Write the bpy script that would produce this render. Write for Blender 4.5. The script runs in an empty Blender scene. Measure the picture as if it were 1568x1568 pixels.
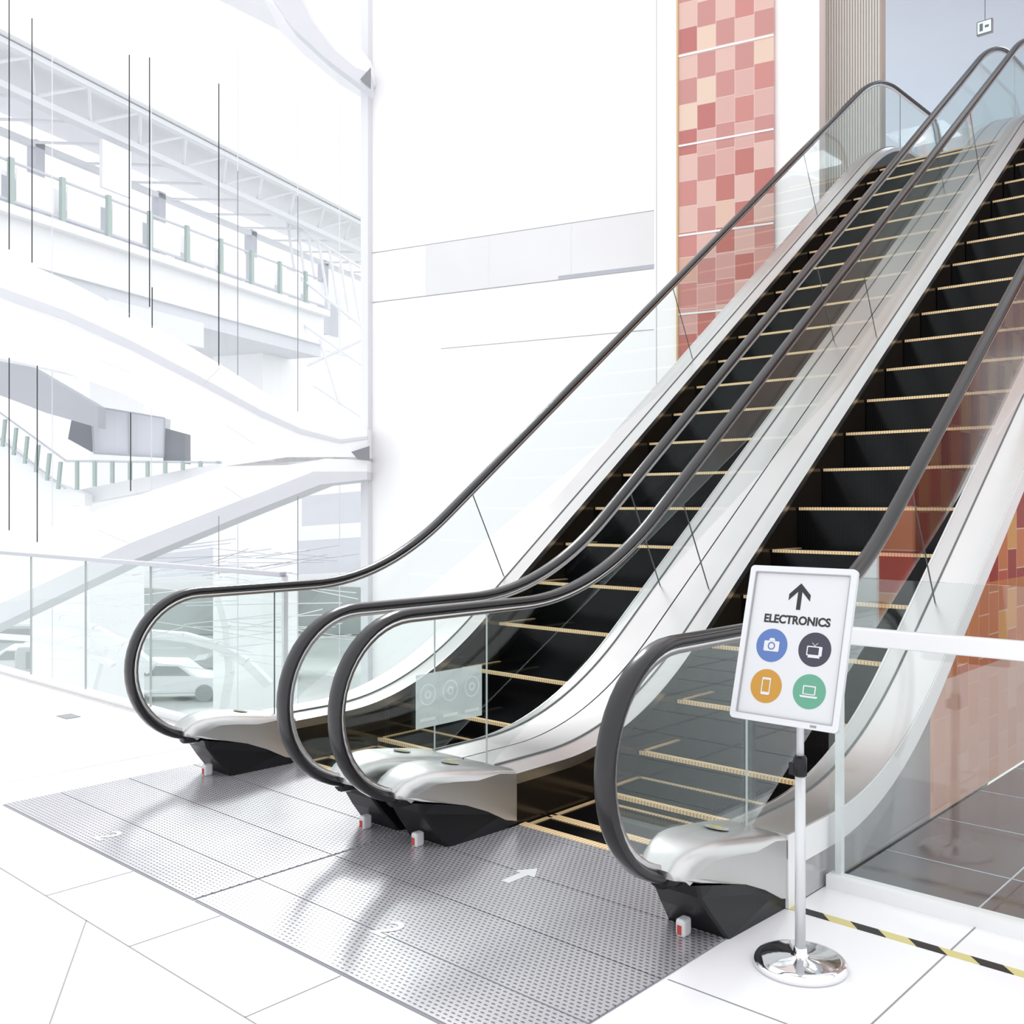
import bpy, bmesh, math, random
from mathutils import Vector, Matrix
random.seed(4)
scene = bpy.context.scene
TH = math.radians(42.3)
Fv = Vector((-math.sin(TH), math.cos(TH), 0)); Rv = Vector((math.cos(TH), math.sin(TH), 0))
H = 1.45

# ---------------------------------------------------------------- materials
def newmat(name):
    m = bpy.data.materials.new(name); m.use_nodes = True
    return m, m.node_tree, m.node_tree.nodes['Principled BSDF']
def pmat(name, col, rough=0.5, metal=0.0, spec=0.5, noise=0.0, nscale=6.0):
    m, nt, b = newmat(name)
    b.inputs['Roughness'].default_value = rough
    b.inputs['Metallic'].default_value = metal
    b.inputs['Specular IOR Level'].default_value = spec
    n = nt.nodes.new('ShaderNodeTexNoise'); n.inputs['Scale'].default_value = nscale
    tc = nt.nodes.new('ShaderNodeTexCoord'); nt.links.new(tc.outputs['Object'], n.inputs['Vector'])
    mx = nt.nodes.new('ShaderNodeMix'); mx.data_type = 'RGBA'
    k = 1.0 - noise
    mx.inputs[6].default_value = (col[0]*k, col[1]*k, col[2]*k, 1); mx.inputs[7].default_value = (*col, 1)
    nt.links.new(n.outputs['Fac'], mx.inputs[0]); nt.links.new(mx.outputs[2], b.inputs['Base Color'])
    return m
def mth(nt, op, a, b=None, c=None):
    n = nt.nodes.new('ShaderNodeMath'); n.operation = op
    for i, v in enumerate((a, b, c)):
        if v is None: continue
        if isinstance(v, (int, float)): n.inputs[i].default_value = v
        else: nt.links.new(v, n.inputs[i])
    return n.outputs[0]

M_white = pmat('white_paint', (0.91, 0.91, 0.925), 0.45, noise=0.02, nscale=1.5)
M_wpanelrefl = pmat('wall_panel_reflection', (0.74, 0.74, 0.755), 0.25, 0.1, noise=0.16, nscale=0.6)  # grey mottle imitates soft reflections on the wall panels
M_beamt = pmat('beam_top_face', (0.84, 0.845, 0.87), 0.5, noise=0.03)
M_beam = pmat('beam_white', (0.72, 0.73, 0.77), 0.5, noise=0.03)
M_beamshade = pmat('beam_underside_shade', (0.64, 0.65, 0.69), 0.5, noise=0.05)  # darker copy of the beam white, underside shade in its colour
M_slotshade = pmat('slot_shade', (0.42, 0.43, 0.49), 0.5, noise=0.08)  # shade colour for the dark strip in the wall slot
M_joint = pmat('joint_grey', (0.26, 0.26, 0.27), 0.7)
M_wjoint = pmat('wall_joint_grey', (0.34, 0.34, 0.36), 0.7)
M_floor = pmat('floor_white_stone', (0.86, 0.85, 0.87), 0.2, noise=0.03, nscale=1.2)
M_dkfloor = pmat('floor_dark_polished', (0.13, 0.13, 0.14), 0.08, noise=0.4, nscale=3, spec=0.6)
M_steel = pmat('brushed_steel', (0.66, 0.65, 0.65), 0.28, 1.0, noise=0.1, nscale=8)
M_hood = pmat('hood_steel', (0.58, 0.575, 0.575), 0.33, 0.9, noise=0.05, nscale=5)
M_deck = pmat('deck_aluminium', (0.66, 0.65, 0.65), 0.30, 0.85, noise=0.10, nscale=3)
M_clad = pmat('cladding_mirror_steel', (0.72, 0.71, 0.71), 0.05, 1.0, noise=0.1)
M_clads = pmat('side_cladding_satin', (0.46, 0.46, 0.47), 0.10, 0.35, noise=0.1)
M_chrome = pmat('chrome', (0.8, 0.8, 0.82), 0.06, 1.0)
M_black = pmat('handrail_rubber', (0.010, 0.010, 0.012), 0.22, spec=0.5, noise=0.3)
M_blackpl = pmat('black_plastic', (0.006, 0.006, 0.008), 0.3, noise=0.3, spec=0.35)
M_skirt = pmat('skirt_bronze', (0.035, 0.026, 0.018), 0.16, 0.4, noise=0.7, nscale=2.5)
M_seam = pmat('seam_dark', (0.10, 0.11, 0.11), 0.5)
M_seaml = pmat('seam_light', (0.45, 0.48, 0.48), 0.4)
M_grey = pmat('pale_grey', (0.50, 0.51, 0.55), 0.7, noise=0.15, nscale=0.6)
M_pale = pmat('pale_panel', (0.66, 0.67, 0.72), 0.7, noise=0.08, nscale=0.8)
M_mid = pmat('mid_grey', (0.28, 0.29, 0.32), 0.7, noise=0.3, nscale=0.6)
M_green = pmat('green_rail', (0.46, 0.55, 0.52), 0.6, noise=0.1)
M_ggrey = pmat('green_grey', (0.42, 0.46, 0.45), 0.7, noise=0.45, nscale=0.4)
M_cable = pmat('cable_black', (0.03, 0.03, 0.03), 0.5)
M_signw = pmat('sign_white', (0.60, 0.61, 0.63), 0.4)
M_paint = pmat('floor_marking_white', (0.66, 0.66, 0.68), 0.4)
M_faint = pmat('floor_marking_worn', (0.42, 0.42, 0.45), 0.4)
M_signf = pmat('sign_frame', (0.62, 0.63, 0.65), 0.3, 0.2)
M_bar = pmat('barrier_bar', (0.80, 0.80, 0.81), 0.3)
M_ink = pmat('ink_black', (0.012, 0.012, 0.014), 0.5)
M_blue = pmat('ink_blue', (0.08, 0.15, 0.38), 0.5)
M_dk = pmat('ink_slate', (0.035, 0.035, 0.055), 0.5)
M_orange = pmat('ink_orange', (0.47, 0.235, 0.025), 0.5)
M_teal = pmat('ink_green', (0.10, 0.31, 0.21), 0.5)
M_yel = pmat('yellow_sticker', (0.45, 0.42, 0.12), 0.5)
M_red = pmat('red_mark', (0.45, 0.05, 0.035), 0.5)
M_ceil = pmat('ceiling_blue_white', (0.60, 0.66, 0.73), 0.5, noise=0.05, nscale=0.5)
M_rib = pmat('ribbed_beige', (0.57, 0.555, 0.515), 0.6, noise=0.05)
M_ribd = pmat('rib_groove', (0.45, 0.435, 0.40), 0.6, noise=0.05)
M_carw = pmat('car_paint_pale', (0.66, 0.67, 0.69), 0.25)
M_carg = pmat('car_paint_grey', (0.40, 0.42, 0.44), 0.25)
M_carwin = pmat('car_window', (0.20, 0.22, 0.23), 0.1)
M_street = pmat('street_paving', (0.47, 0.50, 0.49), 0.8, noise=0.25, nscale=0.15)
def emis(name, col, s):
    m, nt, b = newmat(name)
    b.inputs['Base Color'].default_value = (*col, 1)
    b.inputs['Emission Color'].default_value = (*col, 1); b.inputs['Emission Strength'].default_value = s
    return m
M_lamp = emis('lamp_glow', (0.92, 0.96, 1.0), 4.0)
M_exit = emis('exit_face', (0.75, 0.95, 0.9), 0.5)

def glassmat(name, tint, base=0.04, k=0.9, p=5.0, refl=(0.95, 1, 1)):
    m = bpy.data.materials.new(name); m.use_nodes = True; nt = m.node_tree; nt.nodes.clear()
    o = nt.nodes.new('ShaderNodeOutputMaterial'); mx = nt.nodes.new('ShaderNodeMixShader')
    t = nt.nodes.new('ShaderNodeBsdfTransparent'); t.inputs[0].default_value = (*tint, 1)
    g = nt.nodes.new('ShaderNodeBsdfGlossy'); g.inputs['Roughness'].default_value = 0.015; g.inputs[0].default_value = (*refl, 1)
    lw = nt.nodes.new('ShaderNodeLayerWeight'); lw.inputs[0].default_value = 0.5
    f = mth(nt, 'MULTIPLY_ADD', mth(nt, 'POWER', lw.outputs['Facing'], p), k, base)
    nt.links.new(f, mx.inputs[0]); nt.links.new(t.outputs[0], mx.inputs[1]); nt.links.new(g.outputs[0], mx.inputs[2])
    nt.links.new(mx.outputs[0], o.inputs[0]); return m
M_glass = glassmat('balustrade_glass', (0.955, 0.975, 0.968), base=0.03)
M_glassr = glassmat('balustrade_glass_side', (0.95, 0.97, 0.965), base=0.05, k=1.0, p=3.4)
M_glassb = glassmat('barrier_glass', (0.95, 0.968, 0.962), base=0.04)
M_glassw = glassmat('window_glass', (0.985, 0.99, 0.995), base=0.01, k=0.3)
def filmmat(name, fac, col):
    m = bpy.data.materials.new(name); m.use_nodes = True; nt = m.node_tree; nt.nodes.clear()
    o = nt.nodes.new('ShaderNodeOutputMaterial'); mx = nt.nodes.new('ShaderNodeMixShader'); mx.inputs[0].default_value = fac
    t = nt.nodes.new('ShaderNodeBsdfTransparent'); g = nt.nodes.new('ShaderNodeBsdfDiffuse'); g.inputs[0].default_value = (*col, 1)
    nt.links.new(t.outputs[0], mx.inputs[1]); nt.links.new(g.outputs[0], mx.inputs[2]); nt.links.new(mx.outputs[0], o.inputs[0]); return m
M_film = filmmat('sticker_film', 0.6, (0.78, 0.83, 0.83)); M_filmw = filmmat('sticker_print', 0.7, (0.92, 0.95, 0.95))

def tilemat(name, cols, w, h, axis='X', mortar=(0.8, 0.7, 0.62), rough=0.15, zcol=None, offk=0.5):
    m, nt, b = newmat(name)
    tc = nt.nodes.new('ShaderNodeTexCoord'); sp = nt.nodes.new('ShaderNodeSeparateXYZ')
    nt.links.new(tc.outputs['Object'], sp.inputs[0])
    a = mth(nt, 'DIVIDE', sp.outputs[axis], w); fa = mth(nt, 'FLOOR', a)
    z = mth(nt, 'DIVIDE', sp.outputs['Z'], h)
    off = mth(nt, 'MULTIPLY', mth(nt, 'FLOORED_MODULO', fa, 2.0), offk)
    z2 = mth(nt, 'ADD', z, off); fz = mth(nt, 'FLOOR', z2)
    par = mth(nt, 'FLOORED_MODULO', mth(nt, 'ADD', fz, fa), 2.0)
    cb = nt.nodes.new('ShaderNodeCombineXYZ'); nt.links.new(fa, cb.inputs[0]); nt.links.new(fz, cb.inputs[1])
    wn = nt.nodes.new('ShaderNodeTexWhiteNoise'); wn.noise_dimensions = '2D'; nt.links.new(cb.outputs[0], wn.inputs['Vector'])
    v = mth(nt, 'MULTIPLY_ADD', par, 0.5, mth(nt, 'MULTIPLY', wn.outputs['Value'], 0.5))
    cr = nt.nodes.new('ShaderNodeValToRGB'); cr.color_ramp.interpolation = 'CONSTANT'
    n = len(cols)
    while len(cr.color_ramp.elements) < n: cr.color_ramp.elements.new(0.5)
    for i, c in enumerate(cols):
        cr.color_ramp.elements[i].position = i / n; cr.color_ramp.elements[i].color = (*c, 1)
    nt.links.new(v, cr.inputs[0])
    col = cr.outputs[0]
    if zcol:
        for (zt, c, k) in zcol:
            f = mth(nt, 'LESS_THAN', sp.outputs['Z'], zt)
            f = mth(nt, 'MULTIPLY', f, mth(nt, 'MULTIPLY_ADD', wn.outputs['Value'], 0.35, k))
            m0 = nt.nodes.new('ShaderNodeMix'); m0.data_type = 'RGBA'; nt.links.new(f, m0.inputs[0]); nt.links.new(col, m0.inputs[6])
            m0.inputs[7].default_value = (*c, 1); col = m0.outputs[2]
    ma = mth(nt, 'LESS_THAN', mth(nt, 'FRACT', a), 0.03); mz = mth(nt, 'LESS_THAN', mth(nt, 'FRACT', z2), 0.03)
    mm = mth(nt, 'MAXIMUM', ma, mz)
    mx = nt.nodes.new('ShaderNodeMix'); mx.data_type = 'RGBA'; nt.links.new(mm, mx.inputs[0])
    nt.links.new(col, mx.inputs[6]); mx.inputs[7].default_value = (*mortar, 1)
    nt.links.new(mx.outputs[2], b.inputs['Base Color']); b.inputs['Roughness'].default_value = rough
    return m
M_tileP = tilemat('tile_pink', [(0.52, 0.22, 0.20), (0.50, 0.24, 0.22), (0.44, 0.15, 0.14), (0.64, 0.43, 0.38), (0.60, 0.37, 0.34), (0.68, 0.52, 0.42)], 0.254, 0.34, offk=0.12, mortar=(0.64, 0.48, 0.44), zcol=[(6.2, (0.50, 0.18, 0.13), -0.05), (5.0, (0.48, 0.12, 0.08), 0.0)])
M_tileR = tilemat('tile_red', [(0.65, 0.07, 0.04), (0.75, 0.14, 0.07), (0.5, 0.05, 0.03), (0.8, 0.25, 0.11), (0.85, 0.36, 0.15), (0.90, 0.55, 0.22)], 0.254, 0.36, axis='Y', mortar=(0.8, 0.6, 0.5), offk=0.12)
M_tilerefl = tilemat('tile_reflection', [(0.36, 0.04, 0.025), (0.42, 0.07, 0.035), (0.28, 0.025, 0.02), (0.50, 0.15, 0.05), (0.45, 0.10, 0.04), (0.58, 0.28, 0.08)], 0.16, 0.22, axis='Y', mortar=(0.6, 0.42, 0.3), zcol=[(1.05, (0.66, 0.30, 0.09), 0.15), (0.62, (0.62, 0.43, 0.37), 0.62)])  # reflected tile colours, paler and pinker near the floor

def platemat():
    m, nt, b = newmat('perforated_plate')
    tc = nt.nodes.new('ShaderNodeTexCoord'); sp = nt.nodes.new('ShaderNodeSeparateXYZ'); nt.links.new(tc.outputs['Object'], sp.inputs[0])
    p = 0.024
    y = mth(nt, 'DIVIDE', sp.outputs['Y'], p * 0.8); fy = mth(nt, 'FLOOR', y)
    x = mth(nt, 'ADD', mth(nt, 'DIVIDE', sp.outputs['X'], p), mth(nt, 'MULTIPLY', mth(nt, 'FLOORED_MODULO', fy, 2.0), 0.5))
    dx = mth(nt, 'SUBTRACT', mth(nt, 'FRACT', x), 0.5); dy = mth(nt, 'SUBTRACT', mth(nt, 'FRACT', y), 0.5)
    r = mth(nt, 'SQRT', mth(nt, 'ADD', mth(nt, 'MULTIPLY', dx, mth(nt, 'MULTIPLY', dx, 0.6)), mth(nt, 'MULTIPLY', dy, mth(nt, 'MULTIPLY', dy, 1.7))))
    d = mth(nt, 'LESS_THAN', r, 0.26)
    nz = nt.nodes.new('ShaderNodeTexNoise'); nz.inputs['Scale'].default_value = 2.0; nt.links.new(tc.outputs['Object'], nz.inputs['Vector'])
    mx = nt.nodes.new('ShaderNodeMix'); mx.data_type = 'RGBA'; nt.links.new(nz.outputs['Fac'], mx.inputs[0])
    mx.inputs[6].default_value = (0.40, 0.39, 0.415, 1); mx.inputs[7].default_value = (0.53, 0.52, 0.55, 1)
    m2 = nt.nodes.new('ShaderNodeMix'); m2.data_type = 'RGBA'; nt.links.new(d, m2.inputs[0]); nt.links.new(mx.outputs[2], m2.inputs[6])
    m2.inputs[7].default_value = (0.12, 0.115, 0.13, 1)
    nt.links.new(m2.outputs[2], b.inputs['Base Color'])
    b.inputs['Roughness'].default_value = 0.26; b.inputs['Metallic'].default_value = 0.4
    return m
M_plate = platemat()
def stripes(name, c1, c2, period, axis='X', duty=0.5, rough=0.4, metal=0.0, diag=False, spec=0.3):
    m, nt, b = newmat(name)
    tc = nt.nodes.new('ShaderNodeTexCoord'); sp = nt.nodes.new('ShaderNodeSeparateXYZ'); nt.links.new(tc.outputs['Object'], sp.inputs[0])
    v = sp.outputs[axis]
    if diag: v = mth(nt, 'ADD', v, sp.outputs['Y'])
    d = mth(nt, 'LESS_THAN', mth(nt, 'FRACT', mth(nt, 'DIVIDE', v, period)), duty)
    mx = nt.nodes.new('ShaderNodeMix'); mx.data_type = 'RGBA'; nt.links.new(d, mx.inputs[0])
    mx.inputs[6].default_value = (*c1, 1); mx.inputs[7].default_value = (*c2, 1)
    nt.links.new(mx.outputs[2], b.inputs['Base Color']); b.inputs['Roughness'].default_value = rough; b.inputs['Metallic'].default_value = metal
    b.inputs['Specular IOR Level'].default_value = spec
    return m
M_step = stripes('step_black', (0.0015, 0.0015, 0.002), (0.004, 0.004, 0.005), 0.018, rough=0.18, spec=0.18)
M_gold = stripes('step_nosing', (0.92, 0.70, 0.42), (0.52, 0.34, 0.15), 0.018, duty=0.3, rough=0.35)
M_goldp = pmat('step_edge_yellow', (0.76, 0.55, 0.29), 0.4, noise=0.4, nscale=30)
M_tape = stripes('hazard_tape', (0.02, 0.02, 0.02), (0.62, 0.55, 0.24), 0.2, duty=0.5, diag=True)

# ---------------------------------------------------------------- mesh helpers
def empty(name):
    e = bpy.data.objects.new(name, None); scene.collection.objects.link(e); return e
def mk(name, verts, faces, mat, parent=None, smooth=False, bevel=0):
    me = bpy.data.meshes.new(name); me.from_pydata([tuple(v) for v in verts], [], faces); me.validate()
    bm = bmesh.new(); bm.from_mesh(me); bmesh.ops.recalc_face_normals(bm, faces=bm.faces); bm.to_mesh(me); bm.free()
    me.materials.append(mat)
    o = bpy.data.objects.new(name, me); scene.collection.objects.link(o)
    if smooth:
        for p in me.polygons: p.use_smooth = True
    if parent: o.parent = parent
    if bevel:
        b = o.modifiers.new('bev', 'BEVEL'); b.width = bevel; b.segments = 3; b.limit_method = 'ANGLE'
    return o
def boxes(name, lst, mat, parent=None, bevel=0):
    V = []; Fc = []
    for (x0, x1, y0, y1, z0, z1) in lst:
        i = len(V)
        V += [(x0, y0, z0), (x1, y0, z0), (x1, y1, z0), (x0, y1, z0), (x0, y0, z1), (x1, y0, z1), (x1, y1, z1), (x0, y1, z1)]
        Fc += [tuple(i + k for k in f) for f in ((0, 3, 2, 1), (4, 5, 6, 7), (0, 1, 5, 4), (1, 2, 6, 5), (2, 3, 7, 6), (3, 0, 4, 7))]
    return mk(name, V, Fc, mat, parent, bevel=bevel)
def prism(name, pts, off, mat, parent=None, bevel=0, smooth=False):
    n = len(pts); off = Vector(off)
    V = [Vector(p) for p in pts] + [Vector(p) + off for p in pts]
    Fc = [tuple(range(n)), tuple(range(2*n-1, n-1, -1))] + [(i, (i+1) % n, n+(i+1) % n, n+i) for i in range(n)]
    return mk(name, V, Fc, mat, parent, bevel=bevel, smooth=smooth)
def loft(name, rows, mat, parent=None, smooth=False, closed=True, caps=True):
    n = len(rows[0]); V = [p for r in rows for p in r]; Fc = []
    for j in range(len(rows)-1):
        for i in range(n if closed else n-1):
            Fc.append((j*n+i, j*n+(i+1) % n, (j+1)*n+(i+1) % n, (j+1)*n+i))
    if closed and caps:
        Fc.append(tuple(range(n))); Fc.append(tuple((len(rows)-1)*n+i for i in range(n)))
    return mk(name, V, Fc, mat, parent, smooth)
def autosmooth(o, ang=40):
    for p in o.data.polygons: p.use_smooth = len(p.vertices) < 8
    m = bmesh.new(); m.from_mesh(o.data)
    for e in m.edges:
        if len(e.link_faces) == 2 and e.calc_face_angle(0) > math.radians(ang): e.smooth = False
    m.to_mesh(o.data); m.free()
def rods(name, segs, r, mat, parent=None, n=6):
    V = []; Fc = []
    for a, b in segs:
        a = Vector(a); b = Vector(b); t = (b-a).normalized()
        u = t.orthogonal().normalized(); w = t.cross(u); i = len(V)
        for p in (a, b):
            for k in range(n):
                an = 2*math.pi*k/n; V.append(p + r*(math.cos(an)*u+math.sin(an)*w))
        for k in range(n): Fc.append((i+k, i+(k+1) % n, i+n+(k+1) % n, i+n+k))
        Fc.append(tuple(i+k for k in range(n))); Fc.append(tuple(i+n+k for k in range(n)))
    return mk(name, V, Fc, mat, parent, smooth=False)
def textmesh(name, body, size, mat, offset=0.0, extrude=0.0003):
    tcv = bpy.data.curves.new('txt', 'FONT'); tcv.body = body; tcv.size = size; tcv.align_x = 'CENTER'; tcv.align_y = 'CENTER'; tcv.offset = offset
    tcv.extrude = extrude
    to = bpy.data.objects.new('tmp', tcv); scene.collection.objects.link(to)
    bpy.context.view_layer.update()
    me = bpy.data.meshes.new_from_object(to.evaluated_get(bpy.context.evaluated_depsgraph_get()))
    bpy.data.objects.remove(to)
    me.materials.clear(); me.materials.append(mat)
    o = bpy.data.objects.new(name, me); scene.collection.objects.link(o)
    return o

# ---------------------------------------------------------------- escalator profile
MS = 0.73
def prof(y, z0, yc, z1, L=0.55):
    yt = yc + (z1-z0)/MS
    if y < yc-L: return z0
    if y < yc+L: return z0 + MS*(y-yc+L)**2/(4*L)
    if y < yt-L: return z0 + MS*(y-yc)
    if y < yt+L: return z1 - MS*(yt+L-y)**2/(4*L)
    return z1
nose = lambda y: prof(y, 0, 4.153, 5.6)
deck = lambda y: prof(y, 0.24, 4.29, 5.84, 0.6)
hr = lambda y: prof(y, 1.0, 4.126, 6.6)
def frange(a, b, s):
    n = max(1, int(round((b-a)/s))); return [a+(b-a)*i/n for i in range(n+1)]
CY, CZ, CR = 2.84, 0.615, 0.385
TY, TZ = 13.5, 6.215
def railpath():
    P = [(3.02, 0.245), (2.93, 0.235)]
    for i in range(25):
        a = math.radians(270-180*i/24); P.append((CY+CR*math.cos(a), CZ+CR*math.sin(a)))
    for y in frange(3.0, 13.4, 0.08): P.append((y, hr(y)))
    for i in range(25):
        a = math.radians(90-180*i/24); P.append((TY+CR*math.cos(a), TZ+CR*math.sin(a)))
    return P
def sweep(name, path, prof2, x, mat, parent):
    rows = []
    for i, (y, z) in enumerate(path):
        a = path[max(0, i-1)]; b = path[min(len(path)-1, i+1)]
        ty, tz = b[0]-a[0], b[1]-a[1]; l = math.hypot(ty, tz); ty /= l; tz /= l
        ny, nz = -tz, ty
        rows.append([(x+dx, y+ny*dn, z+nz*dn) for dx, dn in prof2])
    return loft(name, rows, mat, parent, smooth=True)
oval = [(0.037*math.copysign(abs(math.cos(a))**0.8, math.cos(a)), 0.019*math.copysign(abs(math.sin(a))**0.8, math.sin(a))) for a in [2*math.pi*k/16 for k in range(16)]]
guide = [(-0.016, -0.04), (0.016, -0.04), (0.016, -0.014), (-0.016, -0.014)]
RP = railpath()

def balustrade(E, tag, x, s, outer, mat_clad, gl, side=False, seam=None):
    sweep('handrail_'+tag, RP, oval, x, M_black, E)
    sweep('handrail_guide_'+tag, RP[2:-1], guide, x, M_steel, E)
    top = []
    for i in range(0, 25):
        a = math.radians(262-172*i/24); top.append((CY+(CR-0.03)*math.cos(a), CZ+(CR-0.03)*math.sin(a)))
    top += [(y, hr(y)-0.03) for y in frange(3.0, 13.4, 0.1)]
    top += [(TY+(CR-0.03)*math.cos(math.radians(90-8*i)), TZ+(CR-0.03)*math.sin(math.radians(90-8*i))) for i in range(1, 21)]
    bot = [(y, deck(y)-0.0) for y in frange(13.4, 3.3, 0.1)] + [(3.1, 0.25)]
    prism('glass_panel_'+tag, [(x-0.005, y, z) for y, z in top+bot], (0.01, 0, 0), gl, E)
    segs = []
    for yb in (5.24, 7.72, 10.2):
        zb = deck(yb)+0.02
        segs.append(((x, yb, zb), (x, yb-0.336, zb+0.616)))
    rods('glass_seam_'+tag, segs, 0.004, M_seam, E)
    rods('glass_seam_end_'+tag, [((x, 3.32, 0.24), (x, 3.32, 0.97)), ((x, 12.5, 5.84), (x, 12.5, 6.57))], 0.004, seam or M_seaml, E)
    xi = x - s*0.13; xo = x + s*outer
    ys = frange(3.34, 13.6, 0.07)
    o = loft('deck_'+tag, [[(xi, y, deck(y)-0.03), (xi, y, deck(y)), (x-s*0.03, y, deck(y)+0.028), (xo, y, deck(y)+0.028), (xo, y, deck(y)-0.06)] for y in ys], M_deck, E)
    autosmooth(o, 12)
    loft('deck_trim_'+tag, [[(x-s*0.036, y, deck(y)+0.02), (x-s*0.036, y, deck(y)+0.034), (x-s*0.028, y, deck(y)+0.034), (x-s*0.028, y, deck(y)+0.02)] for y in ys], M_seam, E)
    loft('deck_edge_'+tag, [[(xi-s*0.006, y, deck(y)-0.045), (xi-s*0.006, y, deck(y)+0.002), (xi+s*0.006, y, deck(y)+0.004), (xi+s*0.006, y, deck(y)-0.045)] for y in ys], M_steel, E)
    loft('skirt_'+tag, [[(xi, y, nose(y)-0.32), (xi, y, deck(y)-0.01), (xi+s*0.012, y, deck(y)-0.01), (xi+s*0.012, y, nose(y)-0.32)] for y in ys], M_skirt, E)
    if side:
        y1 = frange(3.38, 4.75, 0.07)
        loft('cladding_'+tag, [[(xo-s*0.02, y, 0.0), (xo-s*0.02, y, deck(y)-0.09), (xo, y, deck(y)-0.09), (xo, y, 0.0)] for y in y1], M_clads, E)
        loft('cladding_edge_'+tag, [[(xo-s*0.02, y, deck(y)-0.10), (xo-s*0.02, y, deck(y)+0.02), (xo+s*0.004, y, deck(y)+0.02), (xo+s*0.004, y, deck(y)-0.10)] for y in frange(3.37, 13.6, 0.07)], M_bar, E)
        boxes('cladding_end_'+tag, [(xo-0.02, xo+0.005, 3.345, 3.40, 0.0, 0.262)], M_bar, E)
    else:
        loft('cladding_'+tag, [[(xo-s*0.02, y, max(0.0, deck(y)-1.2)), (xo-s*0.02, y, deck(y)), (xo, y, deck(y)), (xo, y, max(0.0, deck(y)-1.2))] for y in ys], mat_clad, E)
    a, b = sorted((xi - s*0.01, xo))
    w = b-a; ctr = (a+b)/2
    hood = [(3.37, 0.03), (3.37, 0.262), (3.26, 0.285), (3.12, 0.312), (2.98, 0.333), (2.90, 0.338), (2.82, 0.330), (2.76, 0.308), (2.725, 0.275), (2.73, 0.248), (2.80, 0.225), (2.92, 0.205), (3.05, 0.170), (3.18, 0.115), (3.30, 0.05)]
    rows = []
    for (dx, sh) in ((-0.5, 0.05), (-0.485, 0.03), (-0.44, 0.013), (-0.36, 0.003), (-0.2, 0), (0.2, 0), (0.36, 0.003), (0.44, 0.013), (0.485, 0.03), (0.5, 0.05)):
        r = []
        for (y, z) in hood:
            zz = z - (sh if z > 0.26 else 0)*(1 if y < 3.2 else 0.4)
            yy = y + (sh*1.2 if y < 2.9 else 0)
            fw = 1.0 if y > 3.05 else 1.0-0.38*((3.05-y)/0.32)**1.4
            r.append((ctr+dx*w*fw, yy, zz))
        rows.append(r)
    autosmooth(loft('newel_hood_'+tag, rows, M_hood, E), 50)
    under = [(3.36, 0.0), (3.365, 0.05), (3.28, 0.08), (3.17, 0.13), (3.04, 0.185), (2.92, 0.22), (2.82, 0.24), (2.84, 0.17), (2.89, 0.10), (2.94, 0.04), (2.97, 0.0)]
    rows = []
    for dx in (-0.475, -0.43, 0.43, 0.475):
        e = 0.012 if abs(dx) > 0.45 else 0
        rows.append([(ctr+dx*w*(1.0 if y > 3.05 else 1.0-0.48*(3.05-y)/0.32), y+(e if y < 3 else 0), max(0.0, z-e*0.3)) for y, z in under])
    loft('newel_underside_'+tag, rows, M_blackpl, E)
    loft('handrail_boot_'+tag, [[(x+r*math.cos(t), y, 0.236+0.8*r*math.sin(t)) for t in [2*math.pi*k/14 for k in range(14)]] for y, r in ((2.75, 0.045), (2.80, 0.055), (2.95, 0.055))], M_blackpl, E, smooth=True)
    prism('sticker_'+tag, [(ctr+0.045*math.cos(t), 3.10+0.035*math.sin(t), 0.3185-0.2*(0.035*math.sin(t))) for t in [2*math.pi*k/18 for k in range(18)]], (0, 0, 0.003), M_faint, E)
    prism('sticker_core_'+tag, [(ctr+0.03*math.cos(t), 3.10+0.022*math.sin(t), 0.3215-0.2*(0.022*math.sin(t))) for t in [2*math.pi*k/18 for k in range(18)]], (0, 0, 0.002), M_yel, E)
    boxes('kerb_sensor_'+tag, [(x-0.018, x+0.018, 2.87, 2.92, 0.004, 0.065)], M_paint, E, bevel=0.01)
    boxes('kerb_sensor_stripe_'+tag, [(x-0.008, x+0.008, 2.867, 2.87, 0.014, 0.045)], M_red, E)

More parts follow.
